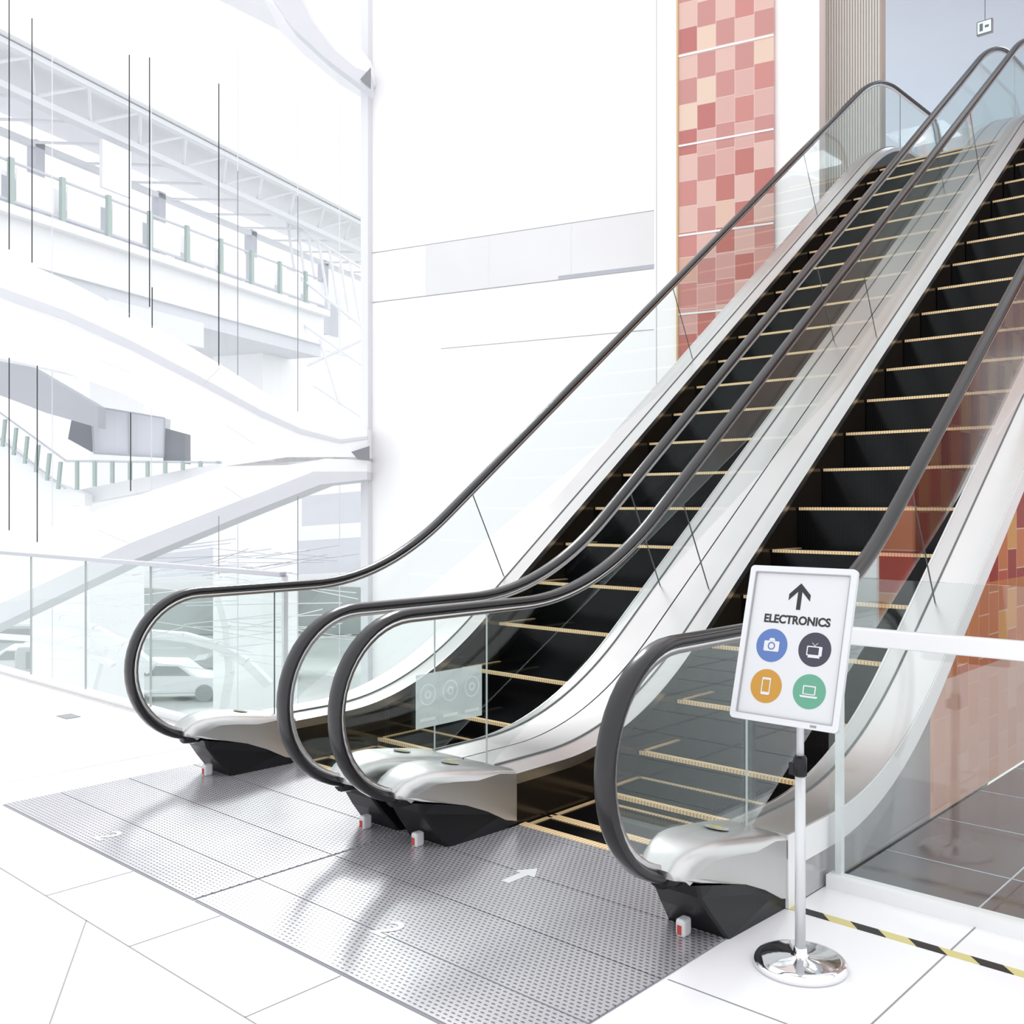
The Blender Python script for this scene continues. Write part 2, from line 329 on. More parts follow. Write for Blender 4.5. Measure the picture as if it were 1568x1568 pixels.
def escalator(name, xc, oL, oR, seam):
    E = empty(name); h = 0.662
    balustrade(E, 'a', xc-h, -1, oL, M_clad, M_glass, seam=seam)
    balustrade(E, 'b', xc+h, 1, oR, M_clad, M_glassr if oR < 0.16 else M_glass, side=oR < 0.16)
    x0, x1 = xc-h+0.13, xc+h-0.13
    st = []; ns = []; sd = []
    for k in range(-7, 19):
        y = 5.763+0.36*k; z = nose(y); ya = max(y, 3.42); yb = y+0.36
        if y > 12.35: break
        st.append((x0+0.006, x1-0.006, ya, yb, z-0.34, z))
        if k > -7: ns.append((x0+0.012, x1-0.012, y-0.003, y+0.028, z-0.015, z+0.004))
        if k < -4: ns.append((x0+0.012, x1-0.012, yb-0.028, yb-0.006, z, z+0.004))
        sd.append((x0+0.012, x0+0.036, ya+0.01, yb-0.01, z, z+0.004)); sd.append((x1-0.036, x1-0.012, ya+0.01, yb-0.01, z, z+0.004))
    boxes('steps', st, M_step, E)
    boxes('step_nosings', ns, M_gold, E)
    boxes('step_side_lines', sd, M_goldp, E)
    boxes('comb', [(x0+0.01, x1-0.01, 3.385, 3.43, -0.02, 0.012)], M_gold, E)
    boxes('comb_plate', [(x0+0.01, x1-0.01, 3.335, 3.385, -0.02, 0.010)], M_plate, E)
    boxes('landing_plate_upper', [(x0-0.1, x1+0.1, 12.36, 13.7, 5.5, 5.612)], M_steel, E)
    boxes('comb_upper', [(x0, x1, 12.30, 12.38, 5.55, 5.62)], M_gold, E)
    ys = frange(4.3, 12.6, 0.2)
    a, b = xc-h-oL+0.02, xc+h+oR-0.02
    loft('truss_soffit', [[(a, y, max(-0.3, deck(y)-1.2)), (b, y, max(-0.3, deck(y)-1.2)), (b, y, max(-0.35, deck(y)-1.25)), (a, y, max(-0.35, deck(y)-1.25))] for y in ys], M_white, E)
    yj = [1.95, 2.22, 2.58, 2.96, 3.34]
    g = 0.003
    xa, xb = (xc-h-0.26 if oL < 0.16 else xc-h-oL), (xc+h+0.12 if oR < 0.16 else xc+h+oR)
    boxes('landing_plate_lower', [(xa+g, xb-g, yj[i]+g, yj[i+1]-g, 0.0, 0.006) for i in range(4)], M_plate, E)
    boxes('landing_frame_lower', [(xa, xb, yj[0]-0.006, yj[-1], 0.0, 0.003)], M_mid, E)
    return E
E1 = escalator('escalator', -4.185, 0.15, 0.168, M_seam)
E2 = escalator('escalator', -2.515, 0.168, 0.15, M_seaml)

def flat(name, pts, z, mat, parent=None, t=0.001):
    return prism(name, [(x, y, z) for x, y in pts], (0, 0, t), mat, parent)
ar = [(-0.02, -0.09), (0.02, -0.09), (0.02, 0.02), (0.055, 0.02), (0, 0.10), (-0.055, 0.02), (-0.02, 0.02)]
flat('floor_arrow', [(-2.62+x, 2.93+y) for x, y in ar], 0.0065, M_paint, E2)
for cx, cy, P in ((-4.27, 2.06, E1), (-2.62, 2.25, E2)):
    o = textmesh('floor_number', '2', 0.17, M_paint, 0.002, 0.0004); o.parent = P; o.location = (cx, cy, 0.0072)

pc = empty('pictogram_sticker')
boxes('film', [(-3.514, -3.511, 3.19+i*0.149, 3.19+i*0.149+0.146, 0.40, 0.655) for i in range(3)], M_film, pc)
V = []; Fc = []
for i in range(3):
    for r0, r1, nn in ((0.052, 0.045, 24), (0.022, 0.012, 12)):
        b0 = len(V)
        for k in range(nn):
            a = 2*math.pi*k/nn
            for r in (r0, r1): V.append((-3.509, 3.263+i*0.149+r*math.cos(a), 0.555+r*math.sin(a)))
        Fc += [(b0+2*k, b0+2*((k+1) % nn), b0+2*((k+1) % nn)+1, b0+2*k+1) for k in range(nn)]
    b0 = len(V)
    for (dy, z) in ((-0.05, 0.43), (0.05, 0.43), (0.05, 0.445), (-0.05, 0.445)): V.append((-3.509, 3.263+i*0.149+dy, z))
    Fc.append((b0, b0+1, b0+2, b0+3))
mk('pictograms', V, Fc, M_filmw, pc)

# ---------------------------------------------------------------- floor
FL = empty('floor')
prism('floor_slab', [(-16, -5, -0.4), (7, -5, -0.4), (7, 3.66, -0.4), (-1.70, 3.66, -0.4), (-1.70, 3.34, -0.4), (-5.0, 3.34, -0.4), (-5.0, 3.50, -0.4), (-16, 3.50, -0.4)], (0, 0, 0.4), M_floor, FL)
J = []
def fj(p, q, w=0.005):
    p = Vector((*p, 0)); q = Vector((*q, 0)); n = Vector((-(q-p).y, (q-p).x, 0)).normalized()*w/2
    J.append((p-n, q-n, q+n, p+n))
fj((-14, 1.6), (6, 1.6))
for x in (-3.8, -3.16, -2.48, -1.8): fj((x, 1.6), (x, 1.94))
for x in (-5.5, -7.0, -8.5): fj((x, 1.6), (x, 3.5), 0.004)
for x in (-1.15, 0.2): fj((x, 1.6), (x, 3.64))
fj((-1.72, 2.6), (6, 2.6))
for i in range(-6, 8):
    c = Vector((-3.47+i*1.6, 1.6)); fj((c.x, c.y), (c.x+6.2*0.8, c.y-3.9*0.8))
V = []; Fc = []
for q in J:
    b0 = len(V); V += [(p.x, p.y, 0.0012) for p in q]; Fc.append((b0, b0+1, b0+2, b0+3))
mk('floor_joints', V, Fc, M_joint, FL)
boxes('floor_drain', [(-7.0, -6.85, 3.02, 3.12, 0.0, 0.004)], M_mid, FL)
boxes('hazard_tape', [(-1.70, 1.5, 3.345, 3.39, 0.0, 0.002)], M_tape, FL)
boxes('floor_fascia', [(-16, -5.02, 3.44, 3.56, -0.5, 0.01)], M_steel, FL)
DF = boxes('floor_polished_stone', [(-1.69, 6, 3.70, 20, -0.3, -0.002)], M_dkfloor)
J2 = [(-1.69, 6, 4.2+i*0.6, 4.206+i*0.6, -0.002, 0.0) for i in range(10)]+[(-1.2+i*.6, -1.194+i*.6, 3.7, 12, -0.002, 0.0) for i in range(6)]
boxes('joints', J2, M_grey, DF)

# ---------------------------------------------------------------- glass barriers
def barrier(name, x0, x1, y, gtop, bar, posts, seams, mb):
    B = empty(name)
    boxes('glass', [(x0, x1, y-0.006, y+0.006, 0.03, gtop)], M_glassb, B)
    boxes('rail', [(x0, x1, y-0.025, y+0.025, bar[0], bar[1])], mb, B, bevel=0.006)
    boxes('shoe', [(x0, x1, y-0.03, y+0.03, 0.0, 0.05)], M_bar, B)
    boxes('posts', [(p-0.012, p+0.012, y+0.01, y+0.04, 0.0, gtop) for p in posts], M_bar, B)
    boxes('seams', [(p-0.002, p+0.002, y-0.008, y+0.008, 0.05, gtop) for p in seams], M_seaml, B)
barrier('glass_barrier', -1.69, 4.0, 3.66, 1.18, (0.93, 0.995), [-1.66], [-0.4, 1.2], M_bar)
barrier('glass_barrier', -14.0, -5.02, 3.50, 1.04, (1.03, 1.06), [-5.04], [-6.6, -7.6, -8.6, -9.6, -10.6], M_grey)

# ---------------------------------------------------------------- sign stand
S = empty('sign_stand')
px, py = -1.461, 2.955
def lathe(name, pr, mat, cx=px, cy=py, n=48, parent=S):
    return loft(name, [[(cx+r*math.cos(2*math.pi*k/n), cy+r*math.sin(2*math.pi*k/n), z) for k in range(n)] for r, z in pr], mat, parent, smooth=True)
lathe('base_disc', [(0.142, 0.0), (0.146, 0.006), (0.144, 0.018), (0.136, 0.027), (0.12, 0.031), (0.03, 0.034), (0.022, 0.04), (0.02, 0.06), (0.016, 0.062)], M_chrome)
lathe('lower_pole', [(0.0165, 0.05), (0.0165, 0.62)], M_signf, n=20)
lathe('upper_pole', [(0.012, 0.60), (0.012, 1.0)], M_signf, n=20)
lathe('collar', [(0.018, 0.60), (0.021, 0.605), (0.021, 0.655), (0.016, 0.665)], M_blackpl, n=20)
boxes('collar_knob', [(px-0.035, px-0.015, py-0.012, py+0.012, 0.6, 0.64)], M_blackpl, S, bevel=0.004)
ex = Vector((1, 0, 0)); ey = Vector((0, 0.2877, 0.9577)).normalized(); ez = ex.cross(ey)
O = Vector((-1.64, 2.835, 0.779))
MB = Matrix(((ex.x, ey.x, ez.x, O.x), (ex.y, ey.y, ez.y, O.y), (ex.z, ey.z, ez.z, O.z), (0, 0, 0, 1)))
BW, BH = 0.36, 0.497
def loc(o): o.parent = S; o.matrix_world = MB; return o
def rrect(x0, y0, x1, y1, r, n=6):
    P = []
    for cx, cy, a0 in ((x1-r, y1-r, 0), (x0+r, y1-r, 90), (x0+r, y0+r, 180), (x1-r, y0+r, 270)):
        for k in range(n+1):
            a = math.radians(a0+90*k/n); P.append((cx+r*math.cos(a), cy+r*math.sin(a)))
    return P
def lp(name, pts, z, t, mat): return loc(prism(name, [(x, y, z) for x, y in pts], (0, 0, t), mat))
def lring(name, outer, inner, z, t, mat):
    n = len(outer); V = []
    for zz in (z, z+t):
        V += [(x, y, zz) for x, y in outer]+[(x, y, zz) for x, y in inner]
    Fc = []
    for i in range(n):
        j = (i+1) % n
        Fc += [(i, j, n+j, n+i), (2*n+i, 3*n+i, 3*n+j, 2*n+j), (i, 2*n+i, 2*n+j, j), (n+i, n+j, 3*n+j, 3*n+i)]
    return loc(mk(name, V, Fc, mat))
lp('backing', rrect(0.004, 0.004, BW-0.004, BH-0.004, 0.01), -0.008, 0.008, M_signf)
lp('poster', rrect(0.018, 0.018, BW-0.018, BH-0.018, 0.002), 0.0, 0.001, M_signw)
lring('frame', rrect(0, 0, BW, BH, 0.014), rrect(0.021, 0.021, BW-0.021, BH-0.021, 0.004), -0.006, 0.014, M_signf)
lring('frame_line', rrect(0.019, 0.019, BW-0.019, BH-0.019, 0.004), rrect(0.0225, 0.0225, BW-0.0225, BH-0.0225, 0.003), 0.0015, 0.007, M_wjoint)
lp('logo', rrect(0.272, 0.006, 0.292, 0.013, 0.001), 0.008, 0.0008, M_joint)
zc = 0.0012
ax, ab = 0.180, BH*(1-0.275)
lp('arrow_stem', [(ax-0.007, ab), (ax+0.007, ab), (ax+0.007, ab+0.075), (ax-0.007, ab+0.075)], zc, 0.0006, M_ink)
tip = ab+0.085
lp('arrow_head', [(ax, tip), (ax-0.036, tip-0.036), (ax-0.036, tip-0.056), (ax, tip-0.020), (ax+0.036, tip-0.056), (ax+0.036, tip-0.036)], zc+0.0003, 0.0006, M_ink)
tobj = textmesh('lettering', 'ELECTRONICS', 0.0405, M_ink, 0.0014)
me = tobj.data
xs = [v.co.x for v in me.vertices]; wid = max(xs)-min(xs); sc = 0.222/wid
for v in me.vertices: v.co = Vector((v.co.x*sc+0.180, v.co.y*sc*1.05+BH*(1-0.345), v.co.z+zc+0.0004))
loc(tobj)
def circ(cx, cy, r, n=40): return [(cx+r*math.cos(2*math.pi*k/n), cy+r*math.sin(2*math.pi*k/n)) for k in range(n)]
def icon(nm, a, b, mat):
    cx, cy = a*BW, BH*(1-b); lp(nm+'_disc', circ(cx, cy, 0.053), zc, 0.0006, mat); return cx, cy
t2 = zc+0.001
cx, cy = icon('camera', 0.30, 0.515, M_blue)
lp('camera_body', rrect(cx-0.026, cy-0.019, cx+0.026, cy+0.014, 0.004), t2, 0.0005, M_signw)
lp('camera_hump', [(cx-0.012, cy+0.013), (cx+0.012, cy+0.013), (cx+0.007, cy+0.023), (cx-0.007, cy+0.023)], t2, 0.0005, M_signw)
lring('camera_lens', circ(cx, cy-0.002, 0.0125, 24), circ(cx, cy-0.002, 0.0085, 24), t2+0.0006, 0.0004, M_blue)
cx, cy = icon('television', 0.70, 0.515, M_dk)
lring('television_body', rrect(cx-0.025, cy-0.020, cx+0.025, cy+0.010, 0.003), rrect(cx-0.0215, cy-0.0165, cx+0.0145, cy+0.0065, 0.002), t2, 0.0005, M_signw)
lp('television_feet', [(cx-0.018, cy-0.020), (cx+0.018, cy-0.020), (cx+0.020, cy-0.026), (cx-0.020, cy-0.026)], t2, 0.0005, M_signw)
lp('television_aerial', [(cx, cy+0.010), (cx-0.010, cy+0.020), (cx-0.009, cy+0.021), (cx, cy+0.0125), (cx+0.009, cy+0.021), (cx+0.010, cy+0.020)], t2, 0.0005, M_signw)
cx, cy = icon('phone', 0.30, 0.775, M_orange)
lring('phone_body', rrect(cx-0.015, cy-0.027, cx+0.015, cy+0.027, 0.004), rrect(cx-0.0115, cy-0.018, cx+0.0115, cy+0.020, 0.001), t2, 0.0005, M_signw)
cx, cy = icon('laptop', 0.70, 0.775, M_teal)
lring('laptop_screen', rrect(cx-0.021, cy-0.010, cx+0.021, cy+0.018, 0.003), rrect(cx-0.017, cy-0.007, cx+0.017, cy+0.014, 0.001), t2, 0.0005, M_signw)
lp('laptop_base', [(cx-0.030, cy-0.013), (cx+0.030, cy-0.013), (cx+0.026, cy-0.019), (cx-0.026, cy-0.019)], t2, 0.0005, M_signw)
boxes('bracket', [(px-0.02, px+0.02, 2.865, py+0.014, 0.84, 0.88), (px-0.012, px+0.012, 2.90, py+0.012, 0.96, 1.0)], M_signf, S)

# ---------------------------------------------------------------- back wall
def W(lat, d, z): v = Fv*d+Rv*lat; return Vector((v.x, v.y, z))
w0 = W(-2.22, 16.0, 0); wd = (Rv*0.875-Fv*0.485).normalized(); wn = Vector((wd.y, -wd.x, 0))
if wn.dot(-w0) < 0: wn = -wn
def wallbox(name, k0, k1, z0, z1, d0, d1, mat, parent=None):
    p = [w0+wd*k0+wn*d0, w0+wd*k1+wn*d0, w0+wd*k1+wn*d1, w0+wd*k0+wn*d1]
    return prism(name, [(q.x, q.y, z0) for q in p], (0, 0, z1-z0), mat, parent)
WB = wallbox('wall_back', 0, 6.95, -6, 14, -0.4, 0, M_white)
def wallpiece(name, k0, k1, z0, z1, d0, d1, mat):
    o = wallbox(name, k0, k1, z0, z1, d0, d1, mat); o.parent = WB; return o
wallpiece('reflection_panel', 1.02, 4.75, 4.69, 5.475, 0, 0.003, M_wpanelrefl)  # panel whose grey tone stands in for a soft reflection
wallpiece('panel_joint_a', -0.1, 4.75, 5.47, 5.482, 0, 0.004, M_wjoint)
wallpiece('panel_joint_b', 0.0, 4.75, 4.68, 4.695, 0, 0.004, M_wjoint)
wallpiece('panel_joint_c', 1.3, 4.75, 3.85, 3.860, 0, 0.004, M_wjoint)
wallpiece('slot_shadow', 3.3, 4.75, 4.70, 4.745, 0, 0.006, M_slotshade)
for k in (1.02, 2.15, 3.5): wallpiece('panel_joint_v', k, k+0.006, 4.69, 5.47, 0, 0.004, M_pale)
wallpiece('panel_joint_v', 4.78, 4.79, -2, 12, 0, 0.004, M_grey)
wallpiece('column_trim', -0.14, 0.0, -6, 11.5, -0.3, 0.12, M_beam)
TL = mk('tiled_strip', [(0, 0, 0), (1.27, 0, 0), (1.27, 0, 13), (0, 0, 13), (0, 0.06, 0), (1.27, 0.06, 0), (1.27, 0.06, 13), (0, 0.06, 13)],
        [(0, 1, 2, 3), (4, 7, 6, 5), (0, 4, 5, 1), (3, 2, 6, 7), (0, 3, 7, 4), (1, 5, 6, 2)], M_tileP)
org = w0+wd*5.125+wn*0.07
TL.parent = WB
TL.matrix_world = Matrix(((wd.x, -wn.x, 0, org.x), (wd.y, -wn.y, 0, org.y), (0, 0, 1, 0), (0, 0, 0, 1)))
for z in (4.0, 5.05, 6.25, 7.45): wallpiece('tile_band', 5.125, 6.395, z, z+0.025, 0.07, 0.08, M_bar)
wallpiece('tile_edge', 5.10, 5.125, 3, 12, 0, 0.09, pmat('tile_edge_gold', (0.6, 0.4, 0.2), 0.4))

RC = boxes('ribbed_column', [(-6.10, -5.03, 12.36, 12.5, 0, 12.5)], M_ribd)
boxes('ribs', [(-6.10+i*0.0357, -6.10+i*0.0357+0.023, 12.345, 12.36, 0, 12.5) for i in range(30)], M_rib, RC)

ys = frange(4.75, 13.2, 0.1)
loft('wall_right_tiled', [[(-1.76, y, -0.002), (-1.76, y, deck(y)-0.08), (-1.705, y, deck(y)-0.08), (-1.705, y, -0.002)] for y in ys], M_tilerefl)  # solid tiles in place of the tile wall's reflection in the cladding
boxes('wall_right', [(-0.6, -0.3, 8.3, 18, -0.3, 9.5)], M_tileR)

# ---------------------------------------------------------------- upper lobby
boxes('upper_floor', [(-13, -5.04, 13.4, 26, 5.2, 5.6), (-5.04, -1.66, 13.7, 26, 5.2, 5.6), (-1.66, -0.62, 12.4, 26, 5.2, 5.6)], M_floor)
CE = boxes('ceiling', [(-13, 4, 13.4, 26, 9.5, 9.8)], M_ceil)
boxes('downlights', [(x-0.09, x+0.09, y-0.09, y+0.09, 9.485, 9.50) for x in (-9.5, -3.0) for y in (16, 20, 24)], M_lamp, CE)
boxes('wall_lobby', [(-13, 4, 25.8, 26, 8.6, 9.5), (-13, -10.4, 25.8, 26, 5.6, 8.6), (-4.6, 4, 25.8, 26, 5.6, 8.6)], M_ceil)
WN1 = empty('window_1')
boxes('glazing', [(-10.4, -4.6, 25.85, 25.87, 5.6, 8.6)], M_glassw, WN1)
boxes('frame', [(x, x+0.08, 25.8, 25.9, 5.6, 8.6) for x in (-10.4, -8.5, -6.6, -4.7)]+[(-10.4, -4.6, 25.8, 25.9, 8.5, 8.6)], M_grey, WN1)
X = empty('exit_sign')
boxes('case', [(-5.32, -5.08, 16.86, 16.92, 8.95, 9.17)], M_mid, X, bevel=0.006)
boxes('face', [(-5.30, -5.10, 16.852, 16.86, 8.97, 9.15)], M_exit, X)
boxes('figure', [(-5.27, -5.22, 16.846, 16.852, 9.0, 9.12), (-5.19, -5.13, 16.846, 16.852, 9.04, 9.08)], M_mid, X)
boxes('rod', [(-5.205, -5.195, 16.885, 16.895, 9.17, 9.5)], M_mid, X)
for i, (x, y) in enumerate(((-8, 17), (-8, 22), (-3.5, 17), (-3.5, 22))):
    l = bpy.data.lights.new('lobby_fill_light', 'AREA'); l.size = 1.2; l.energy = 55; l.color = (0.93, 0.97, 1)  # unseen area lights added to brighten the lobby ceiling
    o = bpy.data.objects.new('lobby_fill_light', l); scene.collection.objects.link(o); o.location = (x, y, 9.45)

# ---------------------------------------------------------------- atrium frame: curved white beams
D1 = 15.4
def EL(u, v, D=D1):
    k = D/1540.0; return W((u-784)*k, D, H+(775-v)*k)
FR = empty('atrium_frame')
def elev(name, pts, mat, depth=1.2, D=D1):
    return prism(name, [EL(u, v, D) for u, v in pts], Fv*depth, mat, FR)
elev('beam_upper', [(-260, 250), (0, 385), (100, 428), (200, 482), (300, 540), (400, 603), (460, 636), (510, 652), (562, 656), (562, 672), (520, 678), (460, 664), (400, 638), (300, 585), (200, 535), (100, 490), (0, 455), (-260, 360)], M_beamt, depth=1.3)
elev('beam_upper_shade_band', [(-260, 345), (0, 440), (100, 476), (200, 522), (300, 574), (400, 629), (460, 657), (520, 673), (562, 668), (562, 672), (520, 678), (460, 664), (400, 638), (300, 585), (200, 535), (100, 490), (0, 455), (-260, 360)], M_beamshade, depth=0.1, D=15.38)  # grey band painting the shade along the lower beam face
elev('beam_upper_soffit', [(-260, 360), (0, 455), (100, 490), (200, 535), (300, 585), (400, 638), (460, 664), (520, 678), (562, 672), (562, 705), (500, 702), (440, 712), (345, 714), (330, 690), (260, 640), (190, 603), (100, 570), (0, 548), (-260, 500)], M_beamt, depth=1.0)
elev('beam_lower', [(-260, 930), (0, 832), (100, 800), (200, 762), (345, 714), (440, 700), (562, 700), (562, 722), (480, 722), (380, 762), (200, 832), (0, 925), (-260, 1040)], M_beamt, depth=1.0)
elev('beam_lower_soffit', [(-260, 1040), (0, 925), (200, 832), (380, 762), (480, 722), (562, 722), (562, 734), (490, 742), (384, 784), (210, 855), (0, 955), (-260, 1080)], M_beamshade, depth=1.1)
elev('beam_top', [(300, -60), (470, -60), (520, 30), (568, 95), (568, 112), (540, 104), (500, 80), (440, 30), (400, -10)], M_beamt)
elev('beam_top_soffit', [(395, -60), (430, -60), (455, -10), (475, 30), (510, 75), (545, 104), (568, 112), (568, 140), (550, 128), (500, 90), (448, 42), (418, 0)], M_beamshade, depth=0.3, D=15.3)
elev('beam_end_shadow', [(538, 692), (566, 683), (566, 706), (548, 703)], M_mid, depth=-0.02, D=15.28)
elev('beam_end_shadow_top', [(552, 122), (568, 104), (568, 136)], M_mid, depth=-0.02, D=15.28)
segs = [(EL(a, b, 15.25), EL(c, d, 15.25)) for a, b, c, d in ((0, 455, 200, 535), (200, 535, 400, 638), (345, 650, 390, 680), (345, 745, 380, 770), (150, 812, 205, 835), (140, 545, 200, 572), (340, 560, 310, 590), (0, 925, 200, 832), (200, 832, 380, 762))]
rods('beam_seams', segs, 0.004, M_pale, FR)

TC = empty('tension_cables')
cab = [(14, -30, 382), (14, 548, 812), (49, 28, 402), (57, 560, 830), (198, 84, 486), (200, 632, 752), (229, 88, 470), (233, 440, 502), (335, 128, 560), (364, 262, 575), (335, 790, 880), (456, 300, 630), (456, 760, 905)]
rods('cables', [(EL(u, a, 15.2), EL(u, b, 15.2)) for u, a, b in cab[:-4]], 0.009, M_cable, TC)
rods('thin_cables', [(EL(u, a, 15.2), EL(u, b, 15.2)) for u, a, b in cab[-4:]], 0.006, M_mid, TC)
WG = empty('window_2')
prism('glazing', [EL(-260, -80, 17.2), EL(560, -80, 17.2), EL(560, 1250, 17.2), EL(-260, 1250, 17.2)], Fv*0.01, M_glassw, WG)
rods('mullions', [(EL(u, -80, 17.1), EL(u, 1200, 17.1)) for u in (-80, 80, 232, 364, 456, 520)], 0.008, M_beam, WG)

# ---------------------------------------------------------------- elevated railway outside, haze put into its pale colours
VD = (Rv*0.371+Fv*0.928).normalized(); VN = Vector((VD.y, -VD.x, 0))
V0 = Fv*22+Rv*(-11.2)
def vb(name, lst, mat, parent):
    Vv = []; Fc = []
    for (l0, l1, n0, n1, z0, z1) in lst:
        i = len(Vv)
        for z in (z0, z1):
            for l, n in ((l0, n0), (l1, n0), (l1, n1), (l0, n1)):
                p = V0+VD*l+VN*n; Vv.append((p.x, p.y, z))
        Fc += [tuple(i+k for k in f) for f in ((0, 3, 2, 1), (4, 5, 6, 7), (0, 1, 5, 4), (1, 2, 6, 5), (2, 3, 7, 6), (3, 0, 4, 7))]
    return mk(name, Vv, Fc, mat, parent)
VI = empty('elevated_railway')
vb('girder', [(-9, 13, -5, 0.0, 6.9, 7.85)], M_white, VI)
vb('girder_lip', [(-9, 13, -5, 0.25, 7.85, 8.05)], M_white, VI)
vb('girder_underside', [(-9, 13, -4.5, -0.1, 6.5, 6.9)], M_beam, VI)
vb('parapet_rail', [(-9, 13, -0.06, 0.0, 9.07, 9.12), (-9, 13, -0.05, 0.0, 8.2, 8.25)], M_pale, VI)
vb('parapet_posts', [(l, l+0.12, -0.02, 0.08, 8.05, 9.15) for l in [-8.5+1.45*i for i in range(15)]], M_green, VI)
vb('parapet_glass', [(l+0.25, l+1.3, -0.04, -0.02, 8.25, 9.0) for l in [-8.5+1.45*i for i in range(15)]], M_white, VI)
vb('platform_back', [(-9, 22, -4.6, -4.4, 8.0, 10.6)], M_white, VI)
vb('platform_windows', [(-9+2.2*i, -7.6+2.2*i, -4.4, -4.35, 8.7, 10.0) for i in range(14)], M_pale, VI)
vb('platform_kiosk', [(-4.4, -2.0, -4.3, -3, 8.0, 10.2), (0.5, 4, -4.3, -3, 8.0, 9.9), (6, 8.6, -4.3, -3, 8, 10)], M_pale, VI)
vb('roof_beams', [(-9, 24, -0.5, -0.2, 10.75, 10.9), (-9, 24, 0.4, 0.6, 11.3, 11.42), (-9, 24, -2.4, -2.2, 10.6, 10.75)], M_beamt, VI)
vb('roof', [(-9, 24, -3, 0.8, 11.45, 11.52)], M_white, VI)
vb('roof_columns', [(l, l+0.3, -2.5, -2.2, 8.0, 10.8) for l in (-6, -1.5, 3, 7.5, 12, 16.5)], M_pale, VI)
vb('hanging_panels', [(-3.0, -1.6, 0.6, 0.7, 9.7, 10.9), (3.2, 4.2, -0.3, -0.2, 9.4, 10.6)], M_white, VI)
sg = []
for i in range(20):
    l = -9+1.7*i
    for (la, na, za, lb, nb, zb) in ((l, -0.3, 10.9, l+0.85, 0.5, 11.35), (l+0.85, 0.5, 11.35, l+1.7, -0.3, 10.9), (l, -2.3, 10.7, l+1.7, -0.3, 10.9)):
        a = V0+VD*la+VN*na; b = V0+VD*lb+VN*nb; sg.append(((a.x, a.y, za), (b.x, b.y, zb)))
rods('roof_truss', sg, 0.045, M_beamt, VI)
vb('piers', [(4, 6, -3.4, -1.4, -6, 6.6), (11.5, 13.5, -3.4, -1.4, -6, 6.6)], M_white, VI)
vb('pier_heads', [(3.2, 6.8, -4.8, 0, 5.9, 6.6)], M_beamt, VI)
sg = []
for i in range(7):
    a = EL(440+16*i, 340+10*i, 34); b = EL(456+16*i, 450+8*i, 34); c = EL(456+16*i, 350+10*i, 34); sg += [(a, b), (a, c)]
for a, b, c, d in ((440, 410, 555, 500), (440, 480, 555, 560), (470, 560, 555, 520), (480, 590, 555, 640), (490, 520, 520, 620)):
    sg.append((EL(a, b, 33), EL(c, d, 33)))
rods('bridge_truss', sg, 0.05, M_beamt, VI)

ST = empty('station_walkway')
def el2(name, pts, mat, D, depth=0.4): return prism(name, [EL(u, v, D) for u, v in pts], Fv*depth, mat, ST)
el2('canopy_underside', [(-80, 535), (30, 552), (150, 622), (150, 655), (70, 632), (-80, 575)], M_grey, 21)
el2('panel', [(140, 622), (252, 640), (250, 700), (144, 694)], M_pale, 22)
el2('panel_dark', [(250, 655), (283, 664), (283, 710), (250, 706)], M_mid, 22)
el2('dark_recess', [(110, 640), (140, 645), (140, 692), (104, 672)], M_mid, 22.3)
el2('stair_wall', [(-80, 640), (0, 670), (70, 735), (130, 757), (130, 775), (40, 770), (-80, 700)], M_white, 22)
el2('walk_slab', [(110, 752), (340, 708), (340, 730), (110, 775)], M_white, 22.5)
rods('panel_frame', [(EL(a, b, 21.9), EL(c, d, 21.9)) for a, b, c, d in ((140, 622, 252, 640), (250, 700, 144, 694), (140, 622, 144, 694), (252, 640, 250, 700), (196, 631, 197, 697))], 0.02, M_grey, ST)
sg = []
for i in range(12):
    u = -60+17*i; v = 590+13*i
    if u < 105: sg.append((EL(u, v, 21.8), EL(u-4, v+42, 21.8)))
for i in range(9): sg.append((EL(118+27*i, 706, 21.8), EL(118+27*i, 750-5*i, 21.8)))
rods('stair_railing_posts', sg, 0.05, M_green, ST)
rods('stair_railing', [(EL(-60, 588, 21.8), EL(100, 705, 21.8)), (EL(100, 706, 21.8), EL(340, 708, 21.8)), (EL(-60, 628, 21.8), EL(100, 748, 21.8))], 0.025, M_pale, ST)

boxes('ground', [(-70, 30, 3.7, 110, -6.5, -6.0)], M_street)
CO = empty('street_frontage')
def el3(name, pts, mat, D, depth=0.5): return prism(name, [EL(u, v, D) for u, v in pts], Fv*depth, mat, CO)
el3('hedge', [(-120, 905), (0, 900), (60, 908), (170, 898), (300, 906), (420, 896), (560, 900), (560, 970), (-120, 970)], M_ggrey, 58)
el3('shop_block', [(370, 775), (450, 768), (450, 840), (370, 845)], M_beamt, 50)
el3('shop_block_b', [(462, 760), (552, 752), (552, 800), (462, 806)], M_pale, 50)
el3('shop_block_c', [(455, 828), (552, 822), (552, 875), (455, 880)], M_pale, 50)
el3('shop_block_d', [(230, 850), (330, 838), (340, 880), (230, 885)], M_pale, 50)
el3('shop_wall', [(-120, 700), (560, 700), (560, 975), (-120, 975)], M_white, 62)
def strut(pts, D, w=0.22, mat=None):
    for i in range(len(pts)-1):
        a = EL(*pts[i], D); b = EL(*pts[i+1], D); t = (b-a).normalized(); n = Vector((0, 0, 1)) if abs(t.z) < 0.7 else Rv
        n = (n-t*n.dot(t)).normalized()*w/2
        prism('roof_rib', [a-n, b-n, b+n, a+n], Fv*0.3, mat or M_white, CO)
strut([(-90, 945), (-20, 938), (40, 942), (90, 952), (140, 968), (185, 992), (230, 1025)], 24, 0.28)
strut([(-90, 985), (-20, 975), (60, 980), (120, 995), (170, 1020)], 24.3, 0.10)
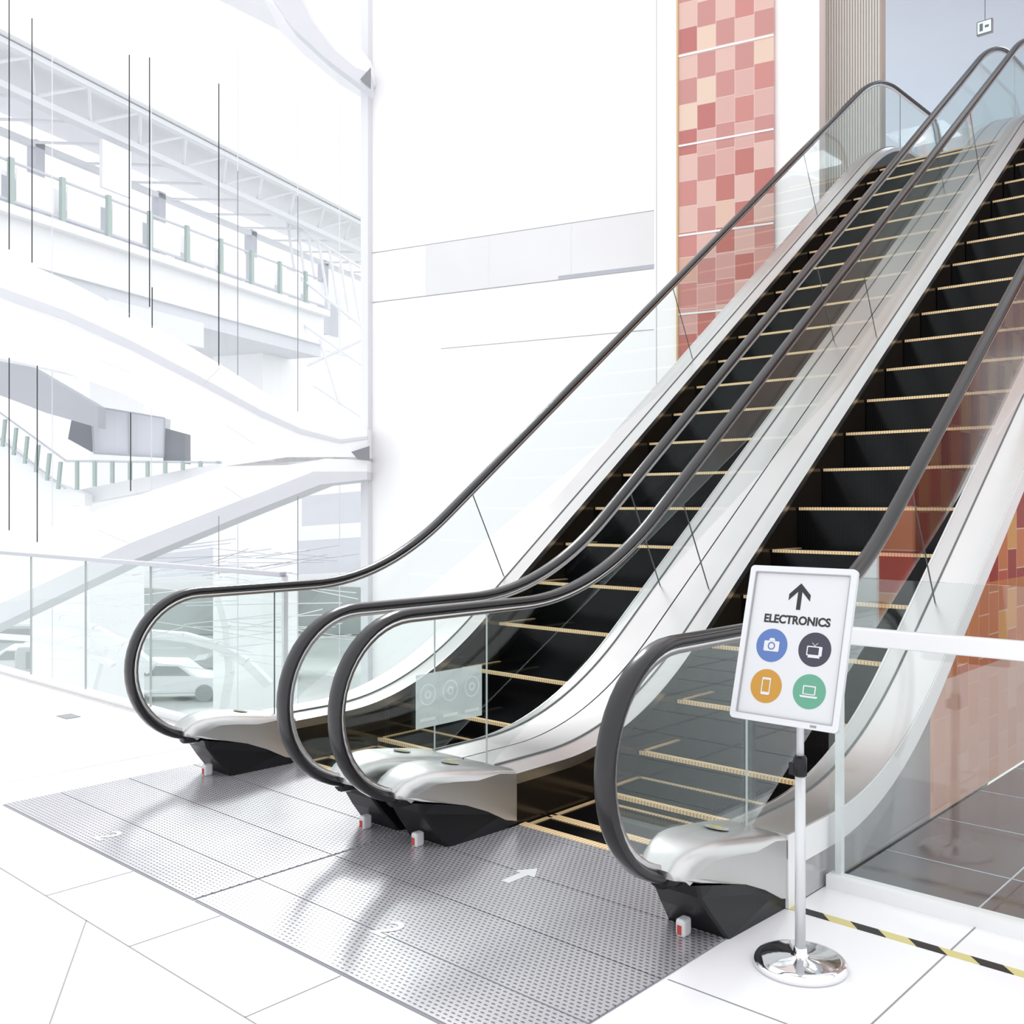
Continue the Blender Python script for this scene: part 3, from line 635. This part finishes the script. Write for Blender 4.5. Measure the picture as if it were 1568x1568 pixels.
strut([(158, 972), (128, 1075)], 24.5, 0.24)
strut([(225, 972), (280, 976), (330, 990), (375, 1015), (410, 1050)], 25, 0.2)
strut([(330, 905), (345, 960), (350, 1030), (340, 1090)], 25.2, 0.16)
def car(name, lat, d, ang, paint, van=False):
    C = empty(name)
    c, s = math.cos(ang), math.sin(ang)
    def Pt(l, w_, z): return W(lat+l*c-w_*s, d+l*s+w_*c, -6.0+z)
    if van: body = [(-2.4, 0.3), (2.3, 0.3), (2.4, 0.9), (2.0, 1.15), (1.55, 2.0), (-2.3, 2.05), (-2.4, 1.8)]; win = [(-2.0, 1.2), (1.7, 1.2), (1.4, 1.8), (-2.0, 1.85)]
    else: body = [(-2.2, 0.3), (2.2, 0.3), (2.25, 0.7), (1.9, 0.9), (1.1, 0.98), (0.5, 1.45), (-0.9, 1.5), (-1.6, 1.02), (-2.15, 0.95)]; win = [(-1.3, 1.03), (0.9, 1.0), (0.42, 1.36), (-0.85, 1.4)]
    wv = Pt(0, 1.7, 0)-Pt(0, 0, 0)
    prism('body', [Pt(l, -0.85, z) for l, z in body], wv, paint, C, bevel=0.08)
    for w0_ in (-0.87, 0.84): prism('side_windows', [Pt(l, w0_, z) for l, z in win], wv*0.018, M_carwin, C)
    for l in (-1.4, 1.4):
        for w0_ in (-0.9, 0.7): prism('wheel', [Pt(l+0.33*math.cos(t), w0_, 0.33+0.33*math.sin(t)) for t in [2*math.pi*k/18 for k in range(18)]], wv*0.12, M_carwin, C)
car('parked_car', -20.5, 43, 0.25, M_carw); car('parked_car', -17.0, 40, 0.3, M_carg, True)
car('parked_car', -13.2, 39, 0.1, M_carw); car('parked_car', -11.5, 43.5, 0.2, M_carg); car('parked_car', -22.5, 47, 0.2, M_carg, True)
CN = empty('cable_net')
sg = []
for i in range(46):
    u0 = random.uniform(-40, 380); v0 = random.uniform(870, 1010)
    u1 = u0+random.uniform(120, 240); v1 = v0+random.uniform(-45, 40)
    sg.append((EL(u0, v0, 18.5), EL(min(u1, 548), v1, 18.5)))
rods('white_strands', sg, 0.010, M_white, CN, n=4)
sg = []
for i in range(22):
    u0 = random.uniform(200, 450); v0 = random.uniform(835, 890); sg.append((EL(u0, v0, 19), EL(min(u0+random.uniform(60, 160), 550), v0+random.uniform(-25, 15), 19)))
rods('grey_strands', sg, 0.007, M_grey, CN, n=4)

# ---------------------------------------------------------------- light
w = bpy.data.worlds.new('World'); scene.world = w; w.use_nodes = True
bg = w.node_tree.nodes['Background']; bg.inputs[0].default_value = (0.975, 0.985, 1.0, 1); bg.inputs[1].default_value = 1.56
sl = bpy.data.lights.new('sun', 'SUN'); sl.energy = 3.4; sl.angle = math.radians(14); sl.color = (1, 0.985, 0.96)
so = bpy.data.objects.new('sun', sl); scene.collection.objects.link(so)
dirv = Vector((0.80, -0.60, -0.72)).normalized()
so.rotation_euler = dirv.to_track_quat('-Z', 'Y').to_euler()

cam = bpy.data.cameras.new('camera'); cam.sensor_width = 36; cam.lens = 36*1540/1568; cam.shift_y = -9/1568; cam.clip_end = 300
co = bpy.data.objects.new('camera', cam); scene.collection.objects.link(co)
co.location = (0, 0, H); co.rotation_euler = (math.radians(90), 0, TH)
scene.camera = co
scene.view_settings.view_transform = 'Standard'
scene.view_settings.look = 'None'
